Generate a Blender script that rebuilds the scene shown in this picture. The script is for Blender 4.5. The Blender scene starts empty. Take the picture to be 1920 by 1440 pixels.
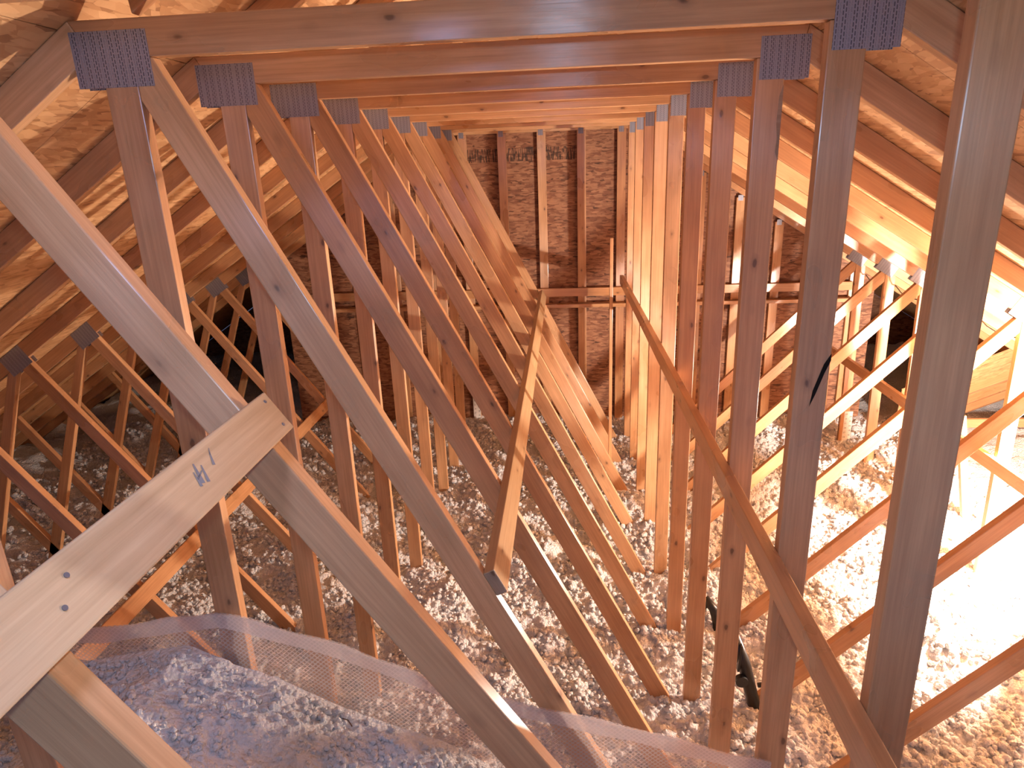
import bpy, bmesh, math, random
import numpy as np
from mathutils import Vector, Matrix

random.seed(7)
SC = bpy.context.scene
COL = SC.collection
ZO = 3.25                      # height of the viewer's eye above the ceiling boards below

# ------------------------------------------------------------------ camera
cam_d = bpy.data.cameras.new('camera')
cam_d.sensor_width = 36.0
cam_d.lens = 1262.36 / 1920 * 36.0
cam_d.clip_start = 0.02
cam = bpy.data.objects.new('camera', cam_d)
COL.objects.link(cam)
rt = Vector((0.99688671, 0.06910115, -0.03797253))
fw = Vector((-0.07752658, 0.946806, -0.3123268))
up = Vector((0.01437048, 0.31429832, 0.94921549))
cam.matrix_world = Matrix(((rt.x, up.x, -fw.x, 0.0), (rt.y, up.y, -fw.y, -1.7826),
                           (rt.z, up.z, -fw.z, ZO), (0, 0, 0, 1)))
SC.camera = cam

# ------------------------------------------------------------------ light
SC.view_settings.view_transform = 'Standard'
SC.view_settings.look = 'None'
SC.view_settings.exposure = 0.0
SC.view_settings.gamma = 1.0
SC.view_settings.use_curve_mapping = False
SC.cycles.max_bounces = 7
SC.cycles.adaptive_threshold = 0.04
world = bpy.data.worlds.new('world'); SC.world = world
world.use_nodes = True
world.node_tree.nodes['Background'].inputs[0].default_value = (0.42, 0.55, 1.0, 1)
world.node_tree.nodes['Background'].inputs[1].default_value = 0.45

def lamp(name, kind, loc, energy, color, **kw):
    d = bpy.data.lights.new(name, kind); d.energy = energy; d.color = color
    for k, v in kw.items(): setattr(d, k, v)
    o = bpy.data.objects.new(name, d); COL.objects.link(o)
    o.location = (loc[0], loc[1], loc[2] + ZO)
    return o
# warm work lamp standing on the insulation just past the right edge of the view
lamp('work_lamp_light', 'POINT', (3.05, 2.08, -1.82), 860, (1.0, 0.84, 0.73), shadow_soft_size=0.05)
# small cool hand light held beside the viewer's eye
hl = lamp('hand_light', 'AREA', (0.02, -1.80, 0.06), 9.0, (0.50, 0.70, 1.0), shape='DISK', size=0.03)
ll = lamp('overhead_cool_light', 'AREA', (-.45, -1.15, 0.24), 7.5, (0.42, 0.53, 1.0), shape='DISK', size=0.16)
ll.rotation_euler = (Vector((-.75, -.45, -1.6)) - Vector((-.45, -1.15, .24))).to_track_quat('-Z', 'Y').to_euler()
hl.rotation_euler = fw.to_track_quat('-Z', 'Y').to_euler()

# ------------------------------------------------------------------ materials
def newmat(name):
    m = bpy.data.materials.new(name); m.use_nodes = True
    nt = m.node_tree
    return m, nt, nt.nodes, nt.links, nt.nodes['Principled BSDF']
def N(nt, t, **kw):
    n = nt.nodes.new(t)
    for k, v in kw.items(): setattr(n, k, v)
    return n
def ramp(nt, src, stops):
    r = nt.nodes.new('ShaderNodeValToRGB')
    while len(r.color_ramp.elements) > 1: r.color_ramp.elements.remove(r.color_ramp.elements[-1])
    for i, (p, c) in enumerate(stops):
        e = r.color_ramp.elements[0] if i == 0 else r.color_ramp.elements.new(p)
        e.position = p; e.color = c if len(c) == 4 else (*c, 1)
    nt.links.new(src, r.inputs[0]); return r.outputs[0]
def mapping(nt, src, scale=(1, 1, 1), rot=(0, 0, 0), loc=(0, 0, 0)):
    m = nt.nodes.new('ShaderNodeMapping'); m.inputs['Scale'].default_value = scale
    m.inputs['Rotation'].default_value = rot; m.inputs['Location'].default_value = loc
    nt.links.new(src, m.inputs[0]); return m.outputs[0]
def mix(nt, fac, a, b, mode='MIX'):
    m = nt.nodes.new('ShaderNodeMix'); m.data_type = 'RGBA'; m.blend_type = mode
    for s, v in ((m.inputs[0], fac), (m.inputs[6], a), (m.inputs[7], b)):
        if isinstance(v, (int, float)): s.default_value = v
        elif isinstance(v, tuple): s.default_value = v if len(v) == 4 else (*v, 1)
        else: nt.links.new(v, s)
    return m.outputs[2]
def mathn(nt, op, a, b=None, c=None, clamp=False):
    m = nt.nodes.new('ShaderNodeMath'); m.operation = op; m.use_clamp = clamp
    for i, v in enumerate((a, b, c)):
        if v is None: continue
        if isinstance(v, (int, float)): m.inputs[i].default_value = v
        else: nt.links.new(v, m.inputs[i])
    return m.outputs[0]

def mat_wood(name, c0, c1, knot=(0.16, 0.07, 0.03), rough=0.29):
    m, nt, ns, ln, b = newmat(name)
    at = N(nt, 'ShaderNodeAttribute', attribute_name='g')
    g = at.outputs['Vector']
    # growth rings: long bands distorted along the board
    n0 = N(nt, 'ShaderNodeTexNoise'); n0.inputs['Scale'].default_value = 1.0; n0.inputs['Detail'].default_value = 3
    ln.new(mapping(nt, g, (1.6, 14, 14)), n0.inputs['Vector'])
    n1 = N(nt, 'ShaderNodeTexNoise'); n1.inputs['Scale'].default_value = 1.0; n1.inputs['Detail'].default_value = 5
    n1.inputs['Roughness'].default_value = 0.65
    ln.new(mapping(nt, g, (3, 110, 110)), n1.inputs['Vector'])
    n2 = N(nt, 'ShaderNodeTexNoise'); n2.inputs['Scale'].default_value = 3.2; n2.inputs['Detail'].default_value = 2
    ln.new(mapping(nt, g, (1, 2, 2)), n2.inputs['Vector'])
    n3 = N(nt, 'ShaderNodeTexNoise'); n3.inputs['Scale'].default_value = 1.0; n3.inputs['Detail'].default_value = 1
    ln.new(mapping(nt, g, (9, 22, 22)), n3.inputs['Vector'])
    col = ramp(nt, n0.outputs['Fac'], [(0.3, c0), (0.7, c1)])
    grain = ramp(nt, n1.outputs['Fac'], [(0.3, (0.80, 0.74, 0.66)), (0.7, (1.05, 1.04, 1.02))])
    col = mix(nt, 1.0, col, grain, 'MULTIPLY')
    blot = ramp(nt, n2.outputs['Fac'], [(0.35, (0.86, 0.82, 0.78)), (0.65, (1.06, 1.05, 1.04))])
    col = mix(nt, 0.8, col, blot, 'MULTIPLY')
    # knots
    vo = N(nt, 'ShaderNodeTexVoronoi'); vo.inputs['Scale'].default_value = 1.0
    dn = N(nt, 'ShaderNodeTexNoise'); dn.inputs['Scale'].default_value = 30
    ln.new(g, dn.inputs['Vector'])
    ad = N(nt, 'ShaderNodeVectorMath', operation='MULTIPLY_ADD')
    ln.new(dn.outputs['Color'], ad.inputs[0]); ad.inputs[1].default_value = (0.02, 0.01, 0.01); ln.new(g, ad.inputs[2])
    ln.new(mapping(nt, ad.outputs[0], (5.6, 12, 1.2)), vo.inputs['Vector'])
    sel = N(nt, 'ShaderNodeSeparateColor'); ln.new(vo.outputs['Color'], sel.inputs[0])
    pick = mathn(nt, 'GREATER_THAN', sel.outputs[0], 0.25)
    k = ramp(nt, vo.outputs['Distance'], [(0.0, (1, 1, 1)), (0.06, (1, 1, 1)), (0.10, (0.3, 0.3, 0.3)), (0.22, (0.0, 0.0, 0.0))])
    kf = mathn(nt, 'MULTIPLY', k, pick); kf = mathn(nt, 'MULTIPLY', kf, 0.9)
    col = mix(nt, kf, col, knot)
    ln.new(col, b.inputs['Base Color'])
    rr = mathn(nt, 'MULTIPLY_ADD', n2.outputs['Fac'], 0.30, rough - 0.13)
    ln.new(rr, b.inputs['Roughness'])
    b.inputs['Specular IOR Level'].default_value = 1.0
    b.inputs['Anisotropic'].default_value = 0.9; b.inputs['Anisotropic Rotation'].default_value = 0.25
    ta = N(nt, 'ShaderNodeAttribute', attribute_name='ta'); ln.new(ta.outputs['Vector'], b.inputs['Tangent'])
    bp = N(nt, 'ShaderNodeBump'); bp.inputs['Strength'].default_value = 0.25; bp.inputs['Distance'].default_value = 0.0015
    hh = mathn(nt, 'MULTIPLY_ADD', n0.outputs['Fac'], 1.6, n1.outputs['Fac'])
    hh = mathn(nt, 'MULTIPLY_ADD', kf, 1.5, hh)
    hh = mathn(nt, 'MULTIPLY_ADD', n3.outputs['Fac'], 2.6, hh)
    ln.new(hh, bp.inputs['Height']); ln.new(bp.outputs[0], b.inputs['Normal'])
    return m
M_wood = [mat_wood('spruce_a', (0.56, 0.305, 0.15), (0.68, 0.40, 0.21)),
          mat_wood('spruce_b', (0.52, 0.27, 0.13), (0.64, 0.365, 0.185)),
          mat_wood('spruce_c', (0.60, 0.345, 0.175), (0.71, 0.44, 0.24))]
M_pale = mat_wood('spruce_pale', (0.43, 0.28, 0.15), (0.53, 0.36, 0.21), rough=0.5)
M_end = mat_wood('end_grain', (0.30, 0.22, 0.16), (0.42, 0.31, 0.22), rough=0.8)

def mat_osb(name, dark, mid, light, stamp=False, bump=0.6, turn=0.0):
    m, nt, ns, ln, b = newmat(name)
    tc = N(nt, 'ShaderNodeTexCoord'); src = tc.outputs['Object']
    g = N(nt, 'ShaderNodeAttribute', attribute_name='g').outputs['Vector']
    def strands(rot, sc, seed):
        d = N(nt, 'ShaderNodeTexNoise'); d.inputs['Scale'].default_value = 9; d.inputs['Detail'].default_value = 2
        ln.new(g, d.inputs['Vector'])
        a = N(nt, 'ShaderNodeVectorMath', operation='MULTIPLY_ADD')
        ln.new(d.outputs['Color'], a.inputs[0]); a.inputs[1].default_value = (0.014, 0.014, 0.0); ln.new(g, a.inputs[2])
        v = N(nt, 'ShaderNodeTexVoronoi'); v.inputs['Scale'].default_value = 1
        ln.new(mapping(nt, a.outputs[0], sc, (0, 0, rot + turn), (seed, seed * 1.7, 0)), v.inputs['Vector'])
        s = N(nt, 'ShaderNodeSeparateColor'); ln.new(v.outputs['Color'], s.inputs[0])
        return s.outputs[0], v.outputs['Distance']
    a, da = strands(0.25, (14, 62, 1), 0.0)
    c, dc = strands(1.05, (16, 70, 1), 3.1)
    e, de = strands(-0.5, (15, 60, 1), 7.7)
    n = N(nt, 'ShaderNodeTexNoise'); n.inputs['Scale'].default_value = 14; n.inputs['Detail'].default_value = 3; ln.new(g, n.inputs['Vector'])
    f = mathn(nt, 'GREATER_THAN', c, 0.55)
    v = mix(nt, f, a, c)
    f2 = mathn(nt, 'GREATER_THAN', e, 0.7)
    v = mix(nt, f2, v, e)
    hgt = mathn(nt, 'MULTIPLY_ADD', n.outputs['Fac'], 0.45, v)
    hgt = mathn(nt, 'MULTIPLY', hgt, 0.75)
    col = ramp(nt, hgt, [(0.12, dark), (0.42, mid), (0.62, mid), (0.95, light)])
    if stamp:
        sx = N(nt, 'ShaderNodeSeparateXYZ'); ln.new(g, sx.inputs[0])
        X, Y = sx.outputs[0], sx.outputs[1]
        band = mathn(nt, 'MULTIPLY', mathn(nt, 'GREATER_THAN', Y, ZO + 0.01), mathn(nt, 'LESS_THAN', Y, ZO + 0.14))
        rng = mathn(nt, 'MULTIPLY', mathn(nt, 'GREATER_THAN', X, -1.0), mathn(nt, 'LESS_THAN', X, 0.14))
        nn = N(nt, 'ShaderNodeTexNoise'); nn.inputs['Scale'].default_value = 1; nn.inputs['Detail'].default_value = 1
        ln.new(mapping(nt, g, (75, 9, 0)), nn.inputs['Vector'])
        st = mathn(nt, 'GREATER_THAN', nn.outputs['Fac'], 0.5)
        fac = mathn(nt, 'MULTIPLY', mathn(nt, 'MULTIPLY', band, rng), mathn(nt, 'MULTIPLY', st, 0.8))
        col = mix(nt, fac, col, (0.03, 0.02, 0.015))
    ln.new(col, b.inputs['Base Color']); b.inputs['Roughness'].default_value = 0.62
    bp = N(nt, 'ShaderNodeBump'); bp.inputs['Strength'].default_value = bump; bp.inputs['Distance'].default_value = 0.006
    ln.new(hgt, bp.inputs['Height']); ln.new(bp.outputs[0], b.inputs['Normal'])
    return m
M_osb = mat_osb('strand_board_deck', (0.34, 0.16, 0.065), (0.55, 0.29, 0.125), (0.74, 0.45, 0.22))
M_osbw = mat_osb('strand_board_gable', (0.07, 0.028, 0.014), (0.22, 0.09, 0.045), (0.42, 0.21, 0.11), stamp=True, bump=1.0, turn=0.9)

def mat_plate():
    m, nt, ns, ln, b = newmat('galvanised_nail_plate')
    g = N(nt, 'ShaderNodeAttribute', attribute_name='g').outputs['Vector']
    br = N(nt, 'ShaderNodeTexBrick'); br.offset = 0.5
    br.inputs['Scale'].default_value = 1.0; br.inputs['Mortar Size'].default_value = 0.0022
    br.inputs['Brick Width'].default_value = 0.0125; br.inputs['Row Height'].default_value = 0.0062
    br.inputs['Mortar Smooth'].default_value = 0.3
    ln.new(mapping(nt, g, (1, 1, 1), (0, 0, math.pi / 2)), br.inputs['Vector'])
    wv = N(nt, 'ShaderNodeTexWave'); wv.inputs['Scale'].default_value = 14.0; wv.inputs['Distortion'].default_value = 0.6
    ln.new(g, wv.inputs['Vector'])
    slot = mathn(nt, 'SUBTRACT', 1.0, br.outputs['Fac'])
    f = mathn(nt, 'MULTIPLY', slot, mathn(nt, 'GREATER_THAN', wv.outputs['Fac'], 0.35))
    col = mix(nt, mathn(nt, 'MULTIPLY', f, 0.72), (0.36, 0.37, 0.43), (0.07, 0.07, 0.09))
    ln.new(col, b.inputs['Base Color']); b.inputs['Metallic'].default_value = 0.55
    b.inputs['Roughness'].default_value = 0.42
    bp = N(nt, 'ShaderNodeBump'); bp.inputs['Strength'].default_value = 0.8; bp.inputs['Distance'].default_value = 0.002
    ln.new(br.outputs['Fac'], bp.inputs['Height']); ln.new(bp.outputs[0], b.inputs['Normal'])
    return m
M_plate = mat_plate()

def mat_fluff():
    m, nt, ns, ln, b = newmat('loose_fill')
    tc = N(nt, 'ShaderNodeTexCoord')
    n = N(nt, 'ShaderNodeTexNoise'); n.inputs['Scale'].default_value = 90; n.inputs['Detail'].default_value = 4
    n.inputs['Roughness'].default_value = 0.7
    ln.new(tc.outputs['Object'], n.inputs['Vector'])
    v = N(nt, 'ShaderNodeTexVoronoi'); v.inputs['Scale'].default_value = 75
    ln.new(tc.outputs['Object'], v.inputs['Vector'])
    b.inputs['Base Color'].default_value = (0.85, 0.84, 0.83, 1)
    b.inputs['Roughness'].default_value = 0.9; b.inputs['Specular IOR Level'].default_value = 0.15
    h = mathn(nt, 'SUBTRACT', mathn(nt, 'MULTIPLY', n.outputs['Fac'], 1.4), v.outputs['Distance'])
    bp = N(nt, 'ShaderNodeBump'); bp.inputs['Strength'].default_value = 0.9; bp.inputs['Distance'].default_value = 0.012
    ln.new(h, bp.inputs['Height']); ln.new(bp.outputs[0], b.inputs['Normal'])
    return m
M_fluff = mat_fluff()

def plain(name, col, rough=0.5, metal=0.0):
    m, nt, ns, ln, b = newmat(name)
    n = N(nt, 'ShaderNodeTexNoise'); n.inputs['Scale'].default_value = 25
    tc = N(nt, 'ShaderNodeTexCoord'); ln.new(tc.outputs['Object'], n.inputs['Vector'])
    c = ramp(nt, n.outputs['Fac'], [(0.3, tuple(x * 0.85 for x in col)), (0.7, tuple(min(1, x * 1.1) for x in col))])
    ln.new(c, b.inputs['Base Color']); b.inputs['Roughness'].default_value = rough; b.inputs['Metallic'].default_value = metal
    return m
M_black = plain('black_plastic', (0.012, 0.012, 0.012), 0.35)
M_board = plain('ceiling_board', (0.55, 0.52, 0.48), 0.9)
M_white = plain('white_card', (0.80, 0.76, 0.70), 0.7)
M_ink = plain('dark_ink', (0.018, 0.014, 0.012), 1.0)
M_ink.node_tree.nodes['Principled BSDF'].inputs['Specular IOR Level'].default_value = 0.1
M_pencil = plain('grey_marker', (0.17, 0.15, 0.15), 0.8)
M_nail = plain('steel_nail', (0.22, 0.21, 0.22), 0.4, 0.6)
M_straw = plain('dry_twig', (0.13, 0.07, 0.04), 0.8)

def mat_net(name, base, lines):
    m = bpy.data.materials.new(name); m.use_nodes = True; nt = m.node_tree; ns = nt.nodes; ln = nt.links
    ns.clear()
    out = ns.new('ShaderNodeOutputMaterial')
    tr = ns.new('ShaderNodeBsdfTransparent'); tr.inputs[0].default_value = (0.97, 0.97, 0.98, 1)
    df = ns.new('ShaderNodeBsdfDiffuse'); df.inputs[0].default_value = (0.80, 0.78, 0.80, 1)
    tl = ns.new('ShaderNodeBsdfTranslucent'); tl.inputs[0].default_value = (0.80, 0.76, 0.76, 1)
    gl = ns.new('ShaderNodeBsdfGlossy'); gl.inputs[0].default_value = (0.9, 0.9, 0.95, 1); gl.inputs['Roughness'].default_value = 0.22
    g = N(nt, 'ShaderNodeAttribute', attribute_name='g').outputs['Vector']
    def wave(rot):
        w = ns.new('ShaderNodeTexWave'); w.wave_type = 'BANDS'; w.inputs['Scale'].default_value = 26
        w.inputs['Distortion'].default_value = 0.0
        ln.new(mapping(nt, g, (1, 1, 1), (0, 0, rot)), w.inputs['Vector'])
        return mathn(nt, 'GREATER_THAN', w.outputs['Fac'], 0.80)
    l = mathn(nt, 'MAXIMUM', wave(0.85), wave(-0.85))
    nz = ns.new('ShaderNodeTexNoise'); nz.inputs['Scale'].default_value = 7; nz.inputs['Detail'].default_value = 3; ln.new(g, nz.inputs['Vector'])
    op = mathn(nt, 'MULTIPLY_ADD', l, lines, base)
    op = mathn(nt, 'MULTIPLY_ADD', nz.outputs['Fac'], 0.16, op, clamp=True)
    a = ns.new('ShaderNodeMixShader'); a.inputs[0].default_value = 0.5; ln.new(df.outputs[0], a.inputs[1]); ln.new(tl.outputs[0], a.inputs[2])
    b = ns.new('ShaderNodeMixShader'); b.inputs[0].default_value = 0.3; ln.new(a.outputs[0], b.inputs[1]); ln.new(gl.outputs[0], b.inputs[2])
    c = ns.new('ShaderNodeMixShader'); ln.new(op, c.inputs[0]); ln.new(tr.outputs[0], c.inputs[1]); ln.new(b.outputs[0], c.inputs[2])
    bp = ns.new('ShaderNodeBump'); bp.inputs['Strength'].default_value = 0.5; bp.inputs['Distance'].default_value = 0.004
    ln.new(mathn(nt, 'ADD', l, nz.outputs['Fac']), bp.inputs['Height'])
    ln.new(bp.outputs[0], gl.inputs['Normal'])
    ln.new(c.outputs[0], out.inputs[0])
    return m
M_net = mat_net('mesh_film', 0.20, 0.36)
M_netfold = mat_net('folded_film', 0.62, 0.20)

# ------------------------------------------------------------------ builders
def tag(o, label=None, cat=None, group=None, kind=None):
    if label: o['label'] = label
    if cat: o['category'] = cat
    if group: o['group'] = group
    if kind: o['kind'] = kind
    return o
def thing(name, label, cat, loc, group=None):
    o = bpy.data.objects.new(name, None); COL.objects.link(o)
    o.location = (loc[0], loc[1], loc[2] + ZO); o.empty_display_size = 0.1
    return tag(o, label, cat, group)
def finish(name, bm, mat, parent=None, ga=None, gb=None, smooth=False, origin=None):
    """bm in viewer-relative coordinates -> one mesh object; ga/gb = grain axes"""
    base = Vector(parent['_w']) if parent is not None and '_w' in parent.keys() else None
    if base is None:
        if parent is not None: base = parent.location.copy() if parent.parent is None else parent.parent.location + parent.location
        else: base = Vector((0, 0, 0))
    vs = np.array([v.co[:] for v in bm.verts])
    if ga is None: ga, gb = (1, 0, 0), (0, 0, 1)
    A = Vector(ga).normalized(); B = Vector(gb).normalized(); Cc = A.cross(B)
    off = np.array([random.uniform(0, 60), random.uniform(0, 60), random.uniform(0, 60)])
    if origin == 'abs': off = np.array([0, 0, 0.0])
    w = vs + np.array([0, 0, ZO])
    g = np.stack([w @ np.array(A), w @ np.array(B), w @ np.array(Cc)], 1) + off
    if origin is None or origin == 'abs':
        ctr = Vector((w.min(0) + w.max(0)) / 2) if parent is None else base
    for v in bm.verts: v.co = Vector(v.co) + Vector((0, 0, ZO)) - ctr
    bmesh.ops.recalc_face_normals(bm, faces=bm.faces)
    me = bpy.data.meshes.new(name); bm.to_mesh(me); bm.free()
    at = me.attributes.new('g', 'FLOAT_VECTOR', 'POINT'); at.data.foreach_set('vector', g.astype(np.float32).ravel())
    ta = me.attributes.new('ta', 'FLOAT_VECTOR', 'POINT'); ta.data.foreach_set('vector', np.tile(np.array(A[:], dtype=np.float32), len(vs)))
    me.materials.append(mat)
    if smooth: me.polygons.foreach_set('use_smooth', [True] * len(me.polygons))
    o = bpy.data.objects.new(name, me); COL.objects.link(o)
    if parent is not None: o.parent = parent
    else: o.location = ctr
    return o
def bevel(bm, off=0.003, seg=2):
    bmesh.ops.bevel(bm, geom=[e for e in bm.edges], offset=off, segments=seg, affect='EDGES', profile=0.5)
def prism(poly, y0, y1, bev=0.003):
    """polygon in the truss plane (x, z), extruded in y"""
    bm = bmesh.new()
    a = [bm.verts.new((p[0], y0, p[1])) for p in poly]; c = [bm.verts.new((p[0], y1, p[1])) for p in poly]
    bm.faces.new(a); bm.faces.new(c[::-1])
    n = len(poly)
    for i in range(n): bm.faces.new((a[i], a[(i + 1) % n], c[(i + 1) % n], c[i]))
    bmesh.ops.recalc_face_normals(bm, faces=bm.faces)
    if bev: bevel(bm, bev)
    return bm
def box3(c, ax, ay, az, lx, ly, lz, bev=0.003, seg=2):
    bm = bmesh.new(); c = Vector(c); ax, ay, az = [Vector(v).normalized() for v in (ax, ay, az)]
    vs = {}
    for i in (-1, 1):
        for j in (-1, 1):
            for k in (-1, 1): vs[i, j, k] = bm.verts.new(c + ax * i * lx / 2 + ay * j * ly / 2 + az * k * lz / 2)
    for f in (((-1, -1, -1), (-1, 1, -1), (-1, 1, 1), (-1, -1, 1)), ((1, -1, -1), (1, -1, 1), (1, 1, 1), (1, 1, -1)),
              ((-1, -1, -1), (-1, -1, 1), (1, -1, 1), (1, -1, -1)), ((-1, 1, -1), (1, 1, -1), (1, 1, 1), (-1, 1, 1)),
              ((-1, -1, -1), (1, -1, -1), (1, 1, -1), (-1, 1, -1)), ((-1, -1, 1), (-1, 1, 1), (1, 1, 1), (1, -1, 1))):
        bm.faces.new([vs[q] for q in f])
    if bev: bevel(bm, bev, seg)
    return bm
def tube(path, rad, seg=14, caps=True):
    bm = bmesh.new(); path = [Vector(p) for p in path]; rings = []
    for i, p in enumerate(path):
        t = (path[min(i + 1, len(path) - 1)] - path[max(i - 1, 0)]).normalized()
        u = t.cross(Vector((0, 0, 1)))
        if u.length < 1e-3: u = t.cross(Vector((1, 0, 0)))
        u.normalize(); w = t.cross(u); r = rad[i] if isinstance(rad, (list, tuple)) else rad
        rings.append([bm.verts.new(p + (u * math.cos(a) + w * math.sin(a)) * r) for a in [2 * math.pi * j / seg for j in range(seg)]])
    for a, c in zip(rings, rings[1:]):
        for j in range(seg): bm.faces.new((a[j], a[(j + 1) % seg], c[(j + 1) % seg], c[j]))
    if caps: bm.faces.new(rings[0][::-1]); bm.faces.new(rings[-1])
    return bm
def cyl(c, d, r, h, seg=14): 
    c = Vector(c); d = Vector(d).normalized()
    return tube([c - d * h / 2, c + d * h / 2], r, seg)

# ------------------------------------------------------------------ numpy noise
def _hash(ix, iy, s):
    h = (ix.astype(np.int64) * 374761393 + iy.astype(np.int64) * 668265263 + s * 2147483647) & 0xffffffff
    h = ((h ^ (h >> 13)) * 1274126177) & 0xffffffff
    return ((h ^ (h >> 16)) & 0xffffff) / float(0xffffff)
def vnoise(x, y, s=0):
    ix, iy = np.floor(x), np.floor(y); fx, fy = x - ix, y - iy
    fx = fx * fx * (3 - 2 * fx); fy = fy * fy * (3 - 2 * fy)
    a, b, c, d = _hash(ix, iy, s), _hash(ix + 1, iy, s), _hash(ix, iy + 1, s), _hash(ix + 1, iy + 1, s)
    return (a * (1 - fx) + b * fx) * (1 - fy) + (c * (1 - fx) + d * fx) * fy
def worley(x, y, s=0):
    ix, iy = np.floor(x), np.floor(y); best = np.full(x.shape, 9.0); hv = np.zeros(x.shape)
    for i in (-1, 0, 1):
        for j in (-1, 0, 1):
            cx, cy = ix + i, iy + j
            d = (cx + _hash(cx, cy, s) - x) ** 2 + (cy + _hash(cx, cy, s + 5) - y) ** 2
            m = d < best; best = np.where(m, d, best); hv = np.where(m, _hash(cx, cy, s + 9), hv)
    return np.sqrt(best), hv
def fluff_height(X, Y):
    wx = X + 0.03 * (vnoise(X * 14, Y * 14, 21) - .5); wy = Y + 0.03 * (vnoise(X * 14 + 9, Y * 14, 22) - .5)
    f1, h1 = worley(wx / 0.062, wy / 0.062, 1)
    f2, h2 = worley(wx / 0.030, wy / 0.030, 2)
    f3, h3 = worley(wx / 0.016, wy / 0.016, 3)
    big = (vnoise(X / 0.45, Y / 0.45, 4) - .5) * 0.13 + (vnoise(X / 0.16, Y / 0.16, 6) - .5) * 0.07
    l = np.sqrt(np.clip(1 - f1 * f1, 0, 1)) * 0.034 * (0.4 + h1) + np.sqrt(np.clip(1 - f2 * f2, 0, 1)) * 0.022 * (0.3 + h2) + (1 - f3) * 0.008
    return big + l - 0.04
def grid_obj(name, xs, ys, zfun, mat, keep=None):
    X, Y = np.meshgrid(xs, ys, indexing='xy'); Z = zfun(X, Y)
    nx, ny = len(xs), len(ys)
    vv = np.stack([X.ravel(), Y.ravel(), Z.ravel() + ZO], 1)
    i = np.arange(nx - 1); j = np.arange(ny - 1); I, J = np.meshgrid(i, j)
    a = (J * nx + I).ravel(); f = np.stack([a, a + 1, a + nx + 1, a + nx], 1)
    me = bpy.data.meshes.new(name)
    me.vertices.add(len(vv)); me.vertices.foreach_set('co', vv.ravel().astype(np.float32))
    me.loops.add(f.size); me.loops.foreach_set('vertex_index', f.ravel().astype(np.int32))
    me.polygons.add(len(f)); me.polygons.foreach_set('loop_start', np.arange(0, f.size, 4, dtype=np.int32))
    me.update(calc_edges=True); me.validate()
    me.polygons.foreach_set('use_smooth', [True] * len(me.polygons))
    me.materials.append(mat)
    o = bpy.data.objects.new(name, me); COL.objects.link(o); return o

# ------------------------------------------------------------------ setting
S = 0.61                        # truss spacing
FL = -3.25
T = 0.038; W = 0.089
SLL, SLR = 0.645, 0.632
XL0, XR0, ZT = -1.215, 0.776, 0.374          # ends of the flat top chord
def zl(x): return ZT + SLL * (x - XL0)         # left rafter upper edge
def zr(x): return ZT - SLR * (x - XR0)
Y0, Y1 = -3.3, 8.6
tag(finish('floor', box3((0, (Y0 + Y1) / 2, FL - 0.008), (1, 0, 0), (0, 1, 0), (0, 0, 1), 14, Y1 - Y0, 0.016, 0), M_board), kind='structure')
def deck():
    bm = bmesh.new()
    for side in (-1, 1):
        x0 = -0.22 if side < 0 else -0.22
        sl = SLL if side < 0 else SLR
        top = zl(x0) if side < 0 else zr(x0)
        ca = 1 / math.hypot(1, sl); d = Vector((side * ca, 0, -sl * ca)); nrm = Vector((side * sl * ca, 0, ca))
        s = 0.0; row = 0
        while s < 7.0:
            s1 = min(s + 1.22, 7.2)
            y = Y0 - (1.22 if row % 2 else 0)
            while y < Y1:
                ya, yb = max(y, Y0), min(y + 2.44, Y1)
                if yb - ya > 0.05:
                    p = Vector((x0, 0, top + 0.0)) + d * (s + 0.0015) + nrm * 0.0015
                    q = Vector((x0, 0, top + 0.0)) + d * (s1 - 0.0015) + nrm * 0.0015
                    v = [bm.verts.new((p.x, ya + .0015, p.z)), bm.verts.new((q.x, ya + .0015, q.z)), bm.verts.new((q.x, yb - .0015, q.z)), bm.verts.new((p.x, yb - .0015, p.z))]
                    u = [bm.verts.new(w.co + nrm * 0.012) for w in v]
                    bm.faces.new(v); bm.faces.new(u[::-1])
                    for k in range(4): bm.faces.new((v[k], v[(k + 1) % 4], u[(k + 1) % 4], u[k]))
                y += 2.44
            s = s1; row += 1
    return bm
tag(finish('ceiling', deck(), M_osb, ga=(0, 1, 0), gb=(1, 0, 0), origin='abs'), kind='structure')
# outer skin over the panel joints keeps daylight out
def skin():
    bm = bmesh.new(); h = 0.02
    P = [(-6.9, zl(-6.9) + h), (-0.22, zl(-0.22) + h + .01), (6.9, zr(6.9) + h)]
    a = [bm.verts.new((x, Y0, z)) for x, z in P]; b = [bm.verts.new((x, Y1, z)) for x, z in P]
    for i in range(2): bm.faces.new((a[i], a[i + 1], b[i + 1], b[i]))
    bmesh.ops.solidify(bm, geom=bm.faces[:], thickness=-0.01)
    return bm
M_felt = plain('roof_felt', (0.05, 0.05, 0.05), 0.9)
tag(finish('trim_1', skin(), M_felt), kind='structure')

GX0, GX1, GY = -3.12, 3.28, 9 * S + T + 0.004
def gable():
    P = [(GX0, FL), (GX1, FL), (GX1, zr(GX1) - .004), (XR0, ZT - .004), (-0.22, zl(-.22) - .02), (XL0, ZT - .004), (GX0, zl(GX0) - .004)]
    return prism(P, GY, GY + 0.012, 0)
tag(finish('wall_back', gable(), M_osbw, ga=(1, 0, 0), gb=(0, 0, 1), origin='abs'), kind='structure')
def farwall():
    P = [(-6.8, FL), (6.4, FL), (6.4, zr(6.4)), (-.22, zl(-.22) - .02), (-6.8, zl(-6.8))]
    return prism(P, Y1 - 0.03, Y1 - 0.01, 0)
tag(finish('wall_far', farwall(), M_osbw, ga=(1, 0, 0), gb=(0, 0, 1)), kind='structure')

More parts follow.
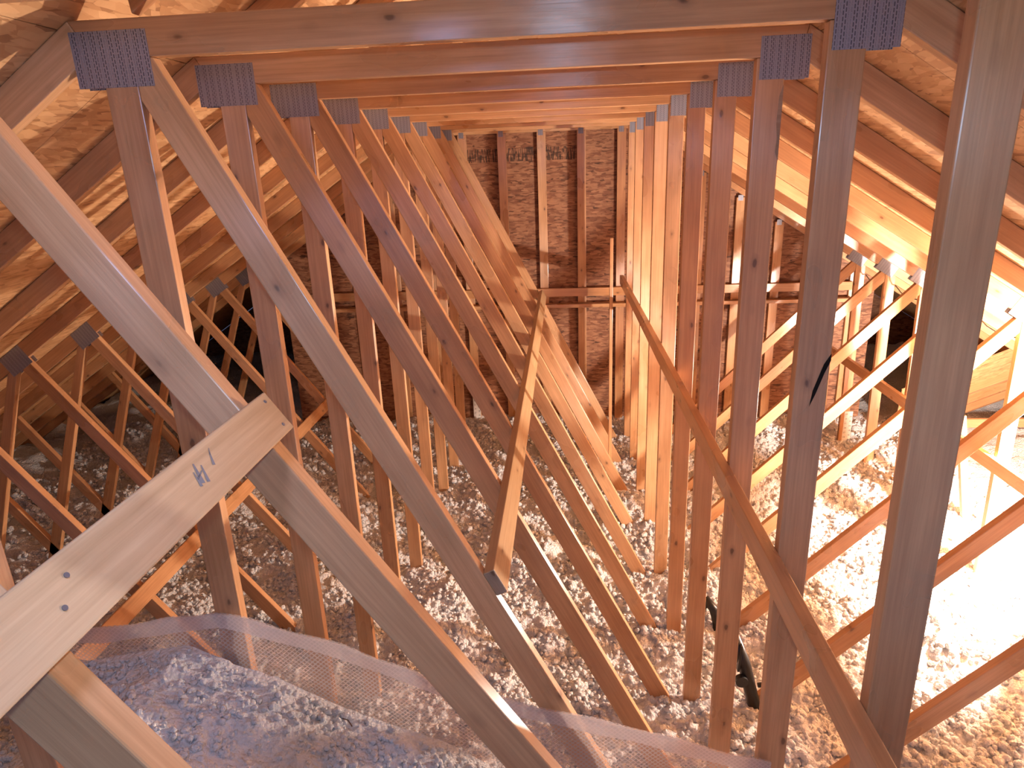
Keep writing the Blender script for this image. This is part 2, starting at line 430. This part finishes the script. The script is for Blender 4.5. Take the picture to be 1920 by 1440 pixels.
# ------------------------------------------------------------------ trusses
def member(name, poly, y, parent, axis, mat=None, t=T, bev=0.003):
    ax = Vector((axis[0], 0, axis[1])).normalized(); pr = Vector((-ax.z, 0, ax.x))
    return finish(name, prism(poly, y, y + t, bev), mat or random.choice(M_wood), parent, ga=ax, gb=pr)
def strip(p, slope, x1=None, z1=None, w=W, start_cut=None):
    """board whose upper edge starts at p and runs with the given dz/dx slope to x1 or z1"""
    x, z = p; n = math.hypot(1, slope); dv = w * n
    if x1 is None: x1 = x + (z1 - z) / slope
    ze = z + slope * (x1 - x)
    return x, z, x1, ze, dv
def plate_obj(parent, cx, cz, w, h, y, ang=0.0, name='gusset_plate'):
    ca, sa = math.cos(ang), math.sin(ang)
    for yy in (y - 0.0013, y + T + 0.0003):
        bm = box3((cx, yy + 0.0005, cz), (ca, 0, sa), (0, 1, 0), (-sa, 0, ca), w, 0.001, h, 0)
        finish(name, bm, M_plate, parent, ga=(ca, 0, sa), gb=(-sa, 0, ca))

ORD = {0: 'first', 1: 'second', 2: 'third', 3: 'fourth', 4: 'fifth', 5: 'sixth', 6: 'seventh', 7: 'eighth', 8: 'ninth'}
def truss(k, label, raised=False, studs=False):
    y = k * S
    t = thing('roof_truss', label, 'roof truss', (-0.22, y, FL), 'roof trusses standing in a row')
    # flat chord and rafters
    member('top_chord', [(XL0, ZT), (XR0, ZT), (XR0 - 0.02, ZT - W), (XL0 + 0.05, ZT - W)], y, t, (1, 0))
    dl = 0.106
    xe = -6.35; member('rafter', [(XL0 - .0005, ZT), (XL0 + .049, ZT - W), (XL0 + .04, zl(XL0 + .04) - dl), (xe, zl(xe) - dl), (xe - .05, zl(xe - .05))], y, t, (1, SLL))
    xe = 6.0; member('rafter', [(XR0 + .0005, ZT), (XR0 - .019, ZT - W), (XR0 - .03, zr(XR0 - .03) - dl), (xe, zr(xe) - dl), (xe + .05, zr(xe + .05))], y, t, (1, -SLR))
    # small cap above the flat chord
    for sgn in (-1, 1):
        sl = SLL if sgn < 0 else SLR; xa = XL0 + .16 if sgn < 0 else XR0 - .16
        ztop = (zl if sgn < 0 else zr)
        xr = -0.22
        member('cap_rafter', [(xa, ztop(xa)), (xr, ztop(xr)), (xr, ztop(xr) - dl), (xa + sgn * -.01, ztop(xa) - dl + .01)], y, t, (1, sl if sgn < 0 else -sl))
    zb = FL + W
    member('bottom_chord', [(-6.3, FL), (6.0, FL), (6.0, zb), (-6.3, zb)], y, t, (1, 0), bev=0)
    if not studs:
        d = 0.0 if not raised else -0.17
        member('vertical_web', [(-1.151 + d, .284), (-1.063 + d, .284), (-1.063 + d, zb), (-1.151 + d, zb)], y, t, (0, 1))
        member('vertical_web', [(.623, .284), (.711, .284), (.711, zb), (.623, zb)], y, t, (0, 1))
        if not raised:
            sl = -1.98; xs, zs = -1.013, .284; dv = W * math.hypot(1, sl); xv = -1.0625
            xe = .6225; ze = zs + sl * (xe - xs)
            member('diagonal_web', [(xs, zs), (xv, zs), (xv, zs + sl * (xv - xs) - dv), (xe, ze - dv), (xe, ze)], y, t, (1, sl))
        else:
            sl = -1.5; xs, zs = -1.099, .284; dv = W * math.hypot(1, sl); xv = xs - dv / 1.5
            xe = .6225; ze = zs + sl * (xe - xs)
            member('diagonal_web', [(xs, zs), (xv, zs), (xe, ze - dv), (xe, ze)], y, t, (1, sl))
        plate_obj(t, -1.118 + d * .5, .283, .200, .130, y)
        plate_obj(t, .709, .283, .154, .126, y)
    if not raised:
        # outer webs, left
        xa, za = -3.168, zl(-3.168) - dl; sl = -1.37; dv = W * math.hypot(1, sl)
        xe = xa + (zb - za) / sl
        pl = [(xa, za), (xa - .062, zl(xa - .062) - dl), (xe - dv / abs(sl), zb), (xe, zb)]
        if not studs: member('outer_diagonal_web', pl, y, t, (1, sl))
        xa = -3.235; za = zl(xa) - dl - .004; sl = 2.65; xe = xa + (zb - za) / sl; hw = W * math.hypot(1, sl) / sl
        member('outer_web', [(xa, za), (xe, zb), (xe - hw, zb), (xa - hw + .02, zl(xa - hw + .02) - dl)], y, t, (1, sl))
        xa = -4.45; za = zl(xa) - dl; sl = -1.43; dv = W * math.hypot(1, sl); xe = xa + (zb - za) / sl
        member('eave_web', [(xa, za), (xa - .062, zl(xa - .062) - dl), (xe - dv / abs(sl), zb), (xe, zb)], y, t, (1, sl))
        # outer webs, right
        xa = 2.775; za = zr(xa) - dl; sl = 1.02; dv = W * math.hypot(1, sl); xe = .7115; ze = za + sl * (xe - xa)
        if not studs: member('outer_diagonal_web', [(xa, za), (xe, ze), (xe, ze - dv), (2.79, za + sl * .015 - dv), (2.79, zr(2.79) - dl)], y, t, (1, sl))
        member('outer_vertical_web', [(2.7905, zr(2.7905) - dl), (2.8795, zr(2.8795) - dl), (2.915, zb), (2.826, zb)], y, t, (-.02, 1))
        plate_obj(t, -3.235, zl(-3.235) - .075, .17, .125, y, math.atan(SLL))
        plate_obj(t, 2.80, zr(2.80) - .075, .17, .115, y, -math.atan(SLR))
    if studs:
        for i in range(-7, 9):
            xc = -.2 + .406 * (i); 
            if xc < GX0 + .1 or xc > GX1 - .05 or abs(xc - 2.84) < .1 : continue
            if xc < -1.18: ztop = min(zl(xc - .045), zl(xc + .045)) - dl
            elif xc > .72: ztop = min(zr(xc - .045), zr(xc + .045)) - dl
            else: ztop = ZT - W - .001
            member('stud', [(xc - W / 2, zb), (xc + W / 2, zb), (xc + W / 2, ztop), (xc - W / 2, ztop)], y, t, (0, 1))
            bm = box3((xc - .005, y - .0008, ztop - .005), (1, 0, 0), (0, 1, 0), (0, 0, 1), .05, .001, .055, 0)
            finish('gusset_plate', bm, M_plate, t, ga=(1, 0, 0), gb=(0, 0, 1))
    return t
trusses = {}
trusses[-2] = truss(-2, 'closest roof truss, only a diagonal stub shows under the pale board', raised=True)
trusses[-1] = truss(-1, 'grey-lit truss with the biggest diagonal and thickest post, before the plastic film', raised=True)
trusses[0] = truss(0, 'truss with the largest metal plates and flat top chord, directly behind the clear plastic film')
for k in range(1, 9):
    extra = {1: 'its right post has bark along one edge', 2: 'two behind the largest metal plates', 3: 'its outer right web still in shade',
             4: 'its outer right web glaring white', 5: 'next one past the glaring white web', 6: 'three before the studded gable',
             7: 'two before the studded gable', 8: 'carries the right depth ruler'}[k]
    trusses[k] = truss(k, '%s truss behind the plastic film, %s' % (ORD[k], extra))
trusses[9] = truss(9, 'gable end truss filled with evenly spaced upright studs against the strand board wall', studs=True)

# split in the right post of the truss behind the film
def sliver(pts, y, th=0.0006):
    bm = bmesh.new()
    a = [bm.verts.new((x, y - th, z)) for x, z in pts]; b = [bm.verts.new((x, y, z)) for x, z in pts]
    bm.faces.new(a); bm.faces.new(b[::-1]); n = len(pts)
    for i in range(n): bm.faces.new((a[i], a[(i + 1) % n], b[(i + 1) % n], b[i]))
    return bm
finish('split', sliver([(.711, -.515), (.694, -.545), (.672, -.62), (.667, -.665), (.680, -.63), (.698, -.57), (.7115, -.535)], -0.0002), M_ink, trusses[0])
finish('wane', sliver([(.7113, .205), (.700, .17), (.697, .09), (.703, .04), (.700, .0), (.7113, -.03)], S - .0002), M_end, trusses[1])

# ------------------------------------------------------------------ braces
def brace(label, a, b, axw, w, t, mat, group='lateral braces nailed across the webs'):
    """a, b: centre line ends; axw: direction of the wide side"""
    a, b = Vector(a), Vector(b); L = (b - a); ax = L.normalized()
    aw = Vector(axw); aw = (aw - ax * aw.dot(ax)).normalized(); at_ = ax.cross(aw)
    r = thing('lateral_brace', label, 'brace', tuple((a + b) / 2), group)
    finish('board', box3((a + b) / 2, ax, aw, at_, L.length, w, t, 0.003), mat, r, ga=ax, gb=aw)
    return r, ax, aw, at_
# brace on the near diagonals, its end in the foreground
m = -1.5; u = Vector((1, 0, m)).normalized(); n = Vector((-u.z, 0, u.x))
P0 = Vector((-.611, 0, -.433)); P0 = P0 - u * P0.dot(u)
uc = 0.0585
c0 = P0 + n * 0.0195 + u * uc
r, ax, aw, an = brace('pale foreground board with grey pencil marks, nailed over the diagonal at the left',
                      c0 + Vector((0, -1.83 - .4, 0)), c0 + Vector((0, -.578, 0)), u, W, T, M_pale)
top = P0 + n * (0.0195 + 0.019)
for dy, du in ((-.600, .030), (-.603, .085), (-1.16, .040), (-1.19, .066)):
    finish('nail', cyl(top + u * du + Vector((0, dy, 0)) + n * .0005, n, .0035, .0016, 12), M_nail, r)
# pencil scribble: slanted strokes
bm = bmesh.new()
def stroke(bm, y0, u0, y1, u1, w):
    p = top + Vector((0, y0, 0)) + u * u0 + n * .0006; q = top + Vector((0, y1, 0)) + u * u1 + n * .0006
    d = (q - p).normalized(); s = d.cross(n) * w
    bm.faces.new([bm.verts.new(v) for v in (p - s * .3, q - s, q + s, p + s * .3)])
for i, (ya, ua, yb, ub, w) in enumerate([(-.862, .043, -.874, .070, .0035), (-.874, .034, -.886, .066, .0045), (-.886, .044, -.893, .068, .003), (-.826, .036, -.838, .056, .003), (-.820, .030, -.829, .040, .0015), (-.868, .05, -.889, .056, .002)]):
    stroke(bm, ya, ua, yb, ub, w)
finish('pencil_mark', bm, M_pencil, r)

# brace on the diagonals in the middle
m = -1.98; u = Vector((1, 0, m)).normalized(); n = Vector((-u.z, 0, u.x))
P0 = Vector((-1.013, 0, .284)); P0 = P0 - u * P0.dot(u)
a = P0 + n * .0195 + u * 1.005 + Vector((0, 0.0, 0)); b = P0 + n * .0195 + u * 1.045 + Vector((0, 4.95, 0))
r2, ax, aw, an = brace('long lit brace on the middle diagonals with a dark cut end facing the viewer', a, b, u, W, T, M_pale)
finish('end_face', box3(a - ax * .0006, aw, ax, an, W - .006, .0008, T - .006, 0), M_end, r2, ga=aw, gb=an)
# brace on the right verticals
brace('long dark brace along the inner side of the upright posts, ending at lower right', (.6035, -1.25, -1.165), (.6035, 5.2, -1.185), (0, 0, 1), W, T, M_wood[1])
# outer left brace, on the outer left diagonals
m = -1.37; u = Vector((1, 0, m)).normalized(); n = Vector((-u.z, 0, u.x))
P0 = Vector((-3.168, 0, zl(-3.168) - .106)); P0 = P0 - u * P0.dot(u)
tgt = Vector((-2.31, 0, -2.165)).dot(u)
brace('orange brace low down across the outer webs at the left, seen under the pale board', P0 + n * .0195 + u * tgt + Vector((0, .55, 0)), P0 + n * .0195 + u * tgt + Vector((0, 4.9, 0)), u, W, T, M_wood[0])
# outer right brace
brace('orange brace across the outer upright webs at the right, above the depth ruler', (2.775, .2, -1.985), (2.775, 5.2, -1.985), (0, 0, 1), W, T, M_wood[0])
# gable horizontals
g = 'horizontal braces across the gable studs'
brace('upper and wider of the two horizontal boards across the gable studs', (-2.62, 9 * S - .0195, -1.35), (3.02, 9 * S - .0195, -1.36), (0, 0, 1), W, T, M_wood[0], g)
brace('lower narrow board across the gable studs, just under the wider one', (-2.62, 9 * S - .045, -1.49), (3.02, 9 * S - .045, -1.50), (0, 0, 1), T, W, M_wood[0], g)
# slim upright
r3 = thing('slim_post', 'slim dark upright strip standing in the insulation before the gable wall', 'post', (.392, 3.72, FL))
finish('strip', box3((.392, 3.72, (FL - .60) / 2), (0, 0, 1), (1, 0, 0), (0, 1, 0), -.60 - FL, .026, .038, .002), M_wood[1], r3, ga=(0, 0, 1), gb=(1, 0, 0))

# short knee web beyond the outer right webs
kw = thing('short_web', 'short slanting stick in the insulation behind the glaring outer web at right', 'web', (3.05, 5 * S + .06, FL))
finish('strip', box3((3.06, 5 * S + .06, -2.55), (.19, 0, -.98), (.98, 0, .19), (0, 1, 0), 1.3, .055, .038, .002), M_wood[0], kw, ga=(.19, 0, -.98), gb=(.98, 0, .19))

# side roof beyond the outer right webs
sr = thing('side_roof_panel', 'lit strand board slope with small rafters beyond the outer right webs', 'roof panel', (4.4, 4.9, FL))
def quad_panel(c, ax, ay, lx, ly, t):
    ax = Vector(ax).normalized(); ay = Vector(ay); ay = (ay - ax * ay.dot(ax)).normalized()
    return box3(c, ax, ay, ax.cross(ay), lx, ly, t, 0), ax, ay
bmq, qx, qy = quad_panel((4.35, 5.0, -2.25), (1, 0, .42), (-.2, .55, -.8), 2.0, 1.15, .012)
finish('sheathing', bmq, M_osb, sr, ga=qx, gb=qy)
qn = qx.cross(qy)
for i, o in enumerate((-.05, .2, .42)):
    c = Vector((4.35, 5.0, -2.25)) + qy * o
    sgn = -1 if qn.y > 0 else 1
    finish('rafter', box3(c + qn * sgn * .04, qx, qy, qn, 2.0, .038, .07, .002), M_wood[1], sr, ga=qx, gb=qy)
finish('plate_board', box3((4.2, 4.72, -2.62), (1, 0, 0), (0, 1, 0), (0, 0, 1), 1.9, .038, W, .002), M_wood[0], sr)

# ------------------------------------------------------------------ insulation
def low(X, Y):
    b = -2.865 + 0.03 * np.clip((Y - 1) / 3, -1, 1) + 0.02 * np.clip(X, 0, 1)
    z = b + fluff_height(X, Y)
    hill = np.exp(-((X - .45) ** 2 / .16 + (Y - .75) ** 2 / .3)) * .10
    return z + hill
xs = np.unique(np.concatenate([np.arange(-6.2, -3, .05), np.arange(-3, 3.3, .0125), np.arange(3.3, 5.9, .05)]))
ys = [-3.0]
while ys[-1] < 8.5:
    y = ys[-1]; ys.append(y + (.05 if y < 0 else (.011 if y < 2.2 else (.018 if y < 4 else (.025 if y < 5.5 else .06)))))
def tufted(name, grid_xs, grid_ys, zfun, regions, seed):
    # height field plus thousands of small cottony tufts, all in one object
    X, Y = np.meshgrid(grid_xs, grid_ys, indexing='xy'); Z = zfun(X, Y)
    nx, ny = len(grid_xs), len(grid_ys)
    V = [np.stack([X.ravel(), Y.ravel(), Z.ravel()], 1)]
    I, J = np.meshgrid(np.arange(nx - 1), np.arange(ny - 1)); a = (J * nx + I).ravel()
    quads = np.stack([a, a + 1, a + nx + 1, a + nx], 1)
    b = bmesh.new(); bmesh.ops.create_icosphere(b, subdivisions=2, radius=1.0)
    iv = np.array([v.co[:] for v in b.verts]); it = np.array([[v.index for v in f.verts] for f in b.faces]); b.free()
    rng = np.random.default_rng(seed); base = len(V[0]); tris = []
    for (x0, x1, y0, y1, n, r0, r1) in regions:
        cx = rng.uniform(x0, x1, n); cy = rng.uniform(y0, y1, n)
        keep = vnoise(cx / .11, cy / .11, 40 + seed) + rng.uniform(-.25, .25, n) > .40
        cx, cy = cx[keep], cy[keep]; n = len(cx)
        r = rng.uniform(r0, r1, n) ** 1.0; cz = zfun(cx, cy) + r * rng.uniform(.0, .75, n)
        nl = 1 + .30 * (vnoise((iv[:, 0][None] * 2.3 + rng.uniform(0, 99, n)[:, None]), (iv[:, 1][None] * 2.3 + iv[:, 2][None] * 2.9 + rng.uniform(0, 99, n)[:, None]), 3) - .5) * 2
        P = iv[None] * (nl * r[:, None])[..., None]
        P[..., 0] *= rng.uniform(.7, 1.4, n)[:, None]; P[..., 1] *= rng.uniform(.7, 1.4, n)[:, None]
        P[..., 0] += cx[:, None]; P[..., 1] += cy[:, None]; P[..., 2] += cz[:, None]
        tris.append((it[None] + (base + np.arange(n) * len(iv))[:, None, None]).reshape(-1, 3))
        V.append(P.reshape(-1, 3)); base += n * len(iv)
    V = np.concatenate(V); V[:, 2] += ZO; tris = np.concatenate(tris)
    me = bpy.data.meshes.new(name)
    me.vertices.add(len(V)); me.vertices.foreach_set('co', V.ravel().astype(np.float32))
    loops = np.concatenate([quads.ravel(), tris.ravel()]).astype(np.int32)
    me.loops.add(len(loops)); me.loops.foreach_set('vertex_index', loops)
    st = np.concatenate([np.arange(0, quads.size, 4), quads.size + np.arange(0, tris.size, 3)]).astype(np.int32)
    me.polygons.add(len(st)); me.polygons.foreach_set('loop_start', st)
    me.update(calc_edges=True)
    me.polygons.foreach_set('use_smooth', [True] * len(me.polygons))
    me.materials.append(M_fluff)
    o = bpy.data.objects.new(name, me); COL.objects.link(o); return o
o = tufted('loose_insulation', xs, np.array(ys), low, [(-2.6, 3.2, .02, 2.6, 26000, .007, .019), (-3.6, 3.6, 2.6, 5.4, 22000, .010, .022), (-5.3, -2.6, .3, 2.6, 6000, .010, .022), (-5.3, -3.6, 2.6, 5.5, 5000, .012, .024)], 1)
tag(o, 'white fluffy loose-fill insulation covering the attic floor', 'insulation', kind='stuff')
NX = np.array([-2.9, -1.6, -1.246, -1.013, -.746, -.384, -.246, .3, .7]); NZ = np.array([-1.50, -1.468, -1.409, -1.509, -1.653, -1.808, -1.906, -2.10, -2.25])
def mound(X, Y):
    base = np.interp(X, NX, NZ) - .055
    h = fluff_height(X + 31, Y + 17)
    edge = np.clip((-.05 - Y) / .06, 0, 1)
    return base + h * (.2 + .3 * edge) + .05 * np.clip((-Y - .1), 0, 1)
o = tufted('raised_insulation', np.arange(-2.9, .70, .012), np.arange(-2.4, -.030, .012), mound, [(-2.0, .5, -1.3, -.06, 9000, .004, .012)], 2)
tag(o, 'higher bank of bluish-lit loose-fill insulation held back by the plastic film', 'insulation', kind='stuff')

# ------------------------------------------------------------------ plastic film
TX = np.array([-2.9, -1.551, -1.136, -1.017, -.713, -.375, -.047, .195, .662]); TZ = np.array([-1.43, -1.409, -1.34, -1.369, -1.467, -1.618, -1.707, -1.765, -1.905])
net = thing('plastic_film', 'clear mesh-reinforced plastic film stapled up as a dam for the insulation', 'plastic film', (-.9, -.015, FL))
def film(zt_off, zb_fun, y, amp, nz_, sag=0):
    bm = bmesh.new(); X = np.arange(-2.9, .665, .02); rows = []
    for i in range(nz_ + 1):
        f = i / nz_; r = []
        for x in X:
            zt = np.interp(x, TX, TZ) + zt_off + .004 * math.sin(x * 23) ; zb_ = zb_fun(x)
            z = zt + (zb_ - zt) * f
            yy = y + amp * (math.sin(x * 31 + z * 20) * .5 + math.sin(x * 11 - z * 37) * .5) - (.006 if f == 0 else 0)
            r.append(bm.verts.new((x, yy, z)))
        rows.append(r)
    for a, b in zip(rows, rows[1:]):
        for i in range(len(X) - 1): bm.faces.new((a[i], a[i + 1], b[i + 1], b[i]))
    return bm
finish('film_sheet', film(0, lambda x: FL + .05, -.014, .004, 40), M_net, net, smooth=True)
finish('folded_edge', film(.002, lambda x: np.interp(x, TX, TZ) - .062, -.022, .003, 6), M_netfold, net, smooth=True)

# ------------------------------------------------------------------ small things
# depth rulers
def ruler(label, x, y, z0, z1, w, nums):
    r = thing('depth_ruler', label, 'ruler', (x, y, z0), 'insulation depth rulers')
    finish('card', box3((x, y - .0012, (z0 + z1) / 2), (1, 0, 0), (0, 1, 0), (0, 0, 1), w, .0008, z1 - z0, 0), M_white, r)
    step = .0508
    for i, s in enumerate(nums):
        for j, (txt, dx, dz) in enumerate(((str(s), -.022, 0), (str(s + 1), .022, .025))):
            z = z0 + .05 + i * step + dz
            if z > z1 - .02: continue
            cu = bpy.data.curves.new('t', 'FONT'); cu.body = txt; cu.size = .023; cu.align_x = 'CENTER'; cu.align_y = 'CENTER'; cu.extrude = .0002
            to = bpy.data.objects.new('t', cu); COL.objects.link(to)
            bpy.context.view_layer.update()
            me = bpy.data.meshes.new_from_object(to.evaluated_get(bpy.context.evaluated_depsgraph_get()))
            bpy.data.objects.remove(to)
            me.transform(Matrix.Translation((dx, -.0018, z - z0)) @ Matrix.Rotation(math.pi / 2, 4, 'X'))
            me.materials.clear(); me.materials.append(M_ink)
            to = bpy.data.objects.new('number', me); COL.objects.link(to); to.parent = r
ruler('white card ruler with printed numbers on the outer upright web at right, near the gable', 2.895, 8 * S, -2.93, -2.545, .082, [13, 15, 17, 19, 21, 23, 25])
ruler('small white card ruler on a gable stud low in the dark behind the leaning diagonals', -1.012, 9 * S, -2.90, -2.42, .082, [13, 15, 17, 19, 21, 23, 25, 27])

# black pole
pole = thing('stand_pole', 'black metal pole with a clamp leaning in the insulation behind the right posts', 'pole', (.95, 1.22, -2.9))
finish('tube', tube([(.845, 1.22, -2.36), (.925, 1.2, -2.56), (.98, 1.18, -2.78), (1.05, 1.16, -3.05)], .034, 20), M_black, pole, smooth=True)
finish('bracket', box3((.892, 1.18, -2.50), (.05, 0, 1), (1, 0, -.05), (0, 1, 0), .16, .012, .03, .002), M_black, pole)
finish('clamp', cyl((.905, 1.16, -2.63), (0, 1, 0), .032, .03, 20), M_black, pole)
finish('knob', cyl((1.005, 1.16, -2.655), (.9, -.2, .3), .013, .03, 14), M_black, pole)
hose = thing('hose_end', 'curved black hose end poking out of the white insulation between two right posts', 'hose', (.9, 1.9, -2.75))
finish('hose', tube([(.86, 1.98, -2.9), (.862, 1.95, -2.76), (.89, 1.93, -2.70), (.925, 1.90, -2.74), (.935, 1.87, -2.83), (.93, 1.86, -2.95)], [.02, .028, .034, .03, .02, .012], 16), M_black, hose, smooth=True)
# black cable slung between the right plates
pts = []
for k in range(4, 9):
    pts.append((2.885, k * S - .01, -1.145))
    if k < 8:
        for f in (.25, .5, .75): pts.append((2.885 - .02 * math.sin(f * 3.14), (k + f) * S, -1.145 - .05 * math.sin(f * math.pi)))
tag(finish('cable', tube(pts, .0045, 8), M_black, smooth=True), 'thin black cable sagging between the metal plates under the right rafters', 'cable')
# straw and twig
tag(finish('splinter', tube([(-.70, -.17, -1.615), (-.675, -.19, -1.60), (-.66, -.20, -1.615)], .0018, 6), M_straw), 'tiny brown splinter lying on the bluish insulation', 'splinter')
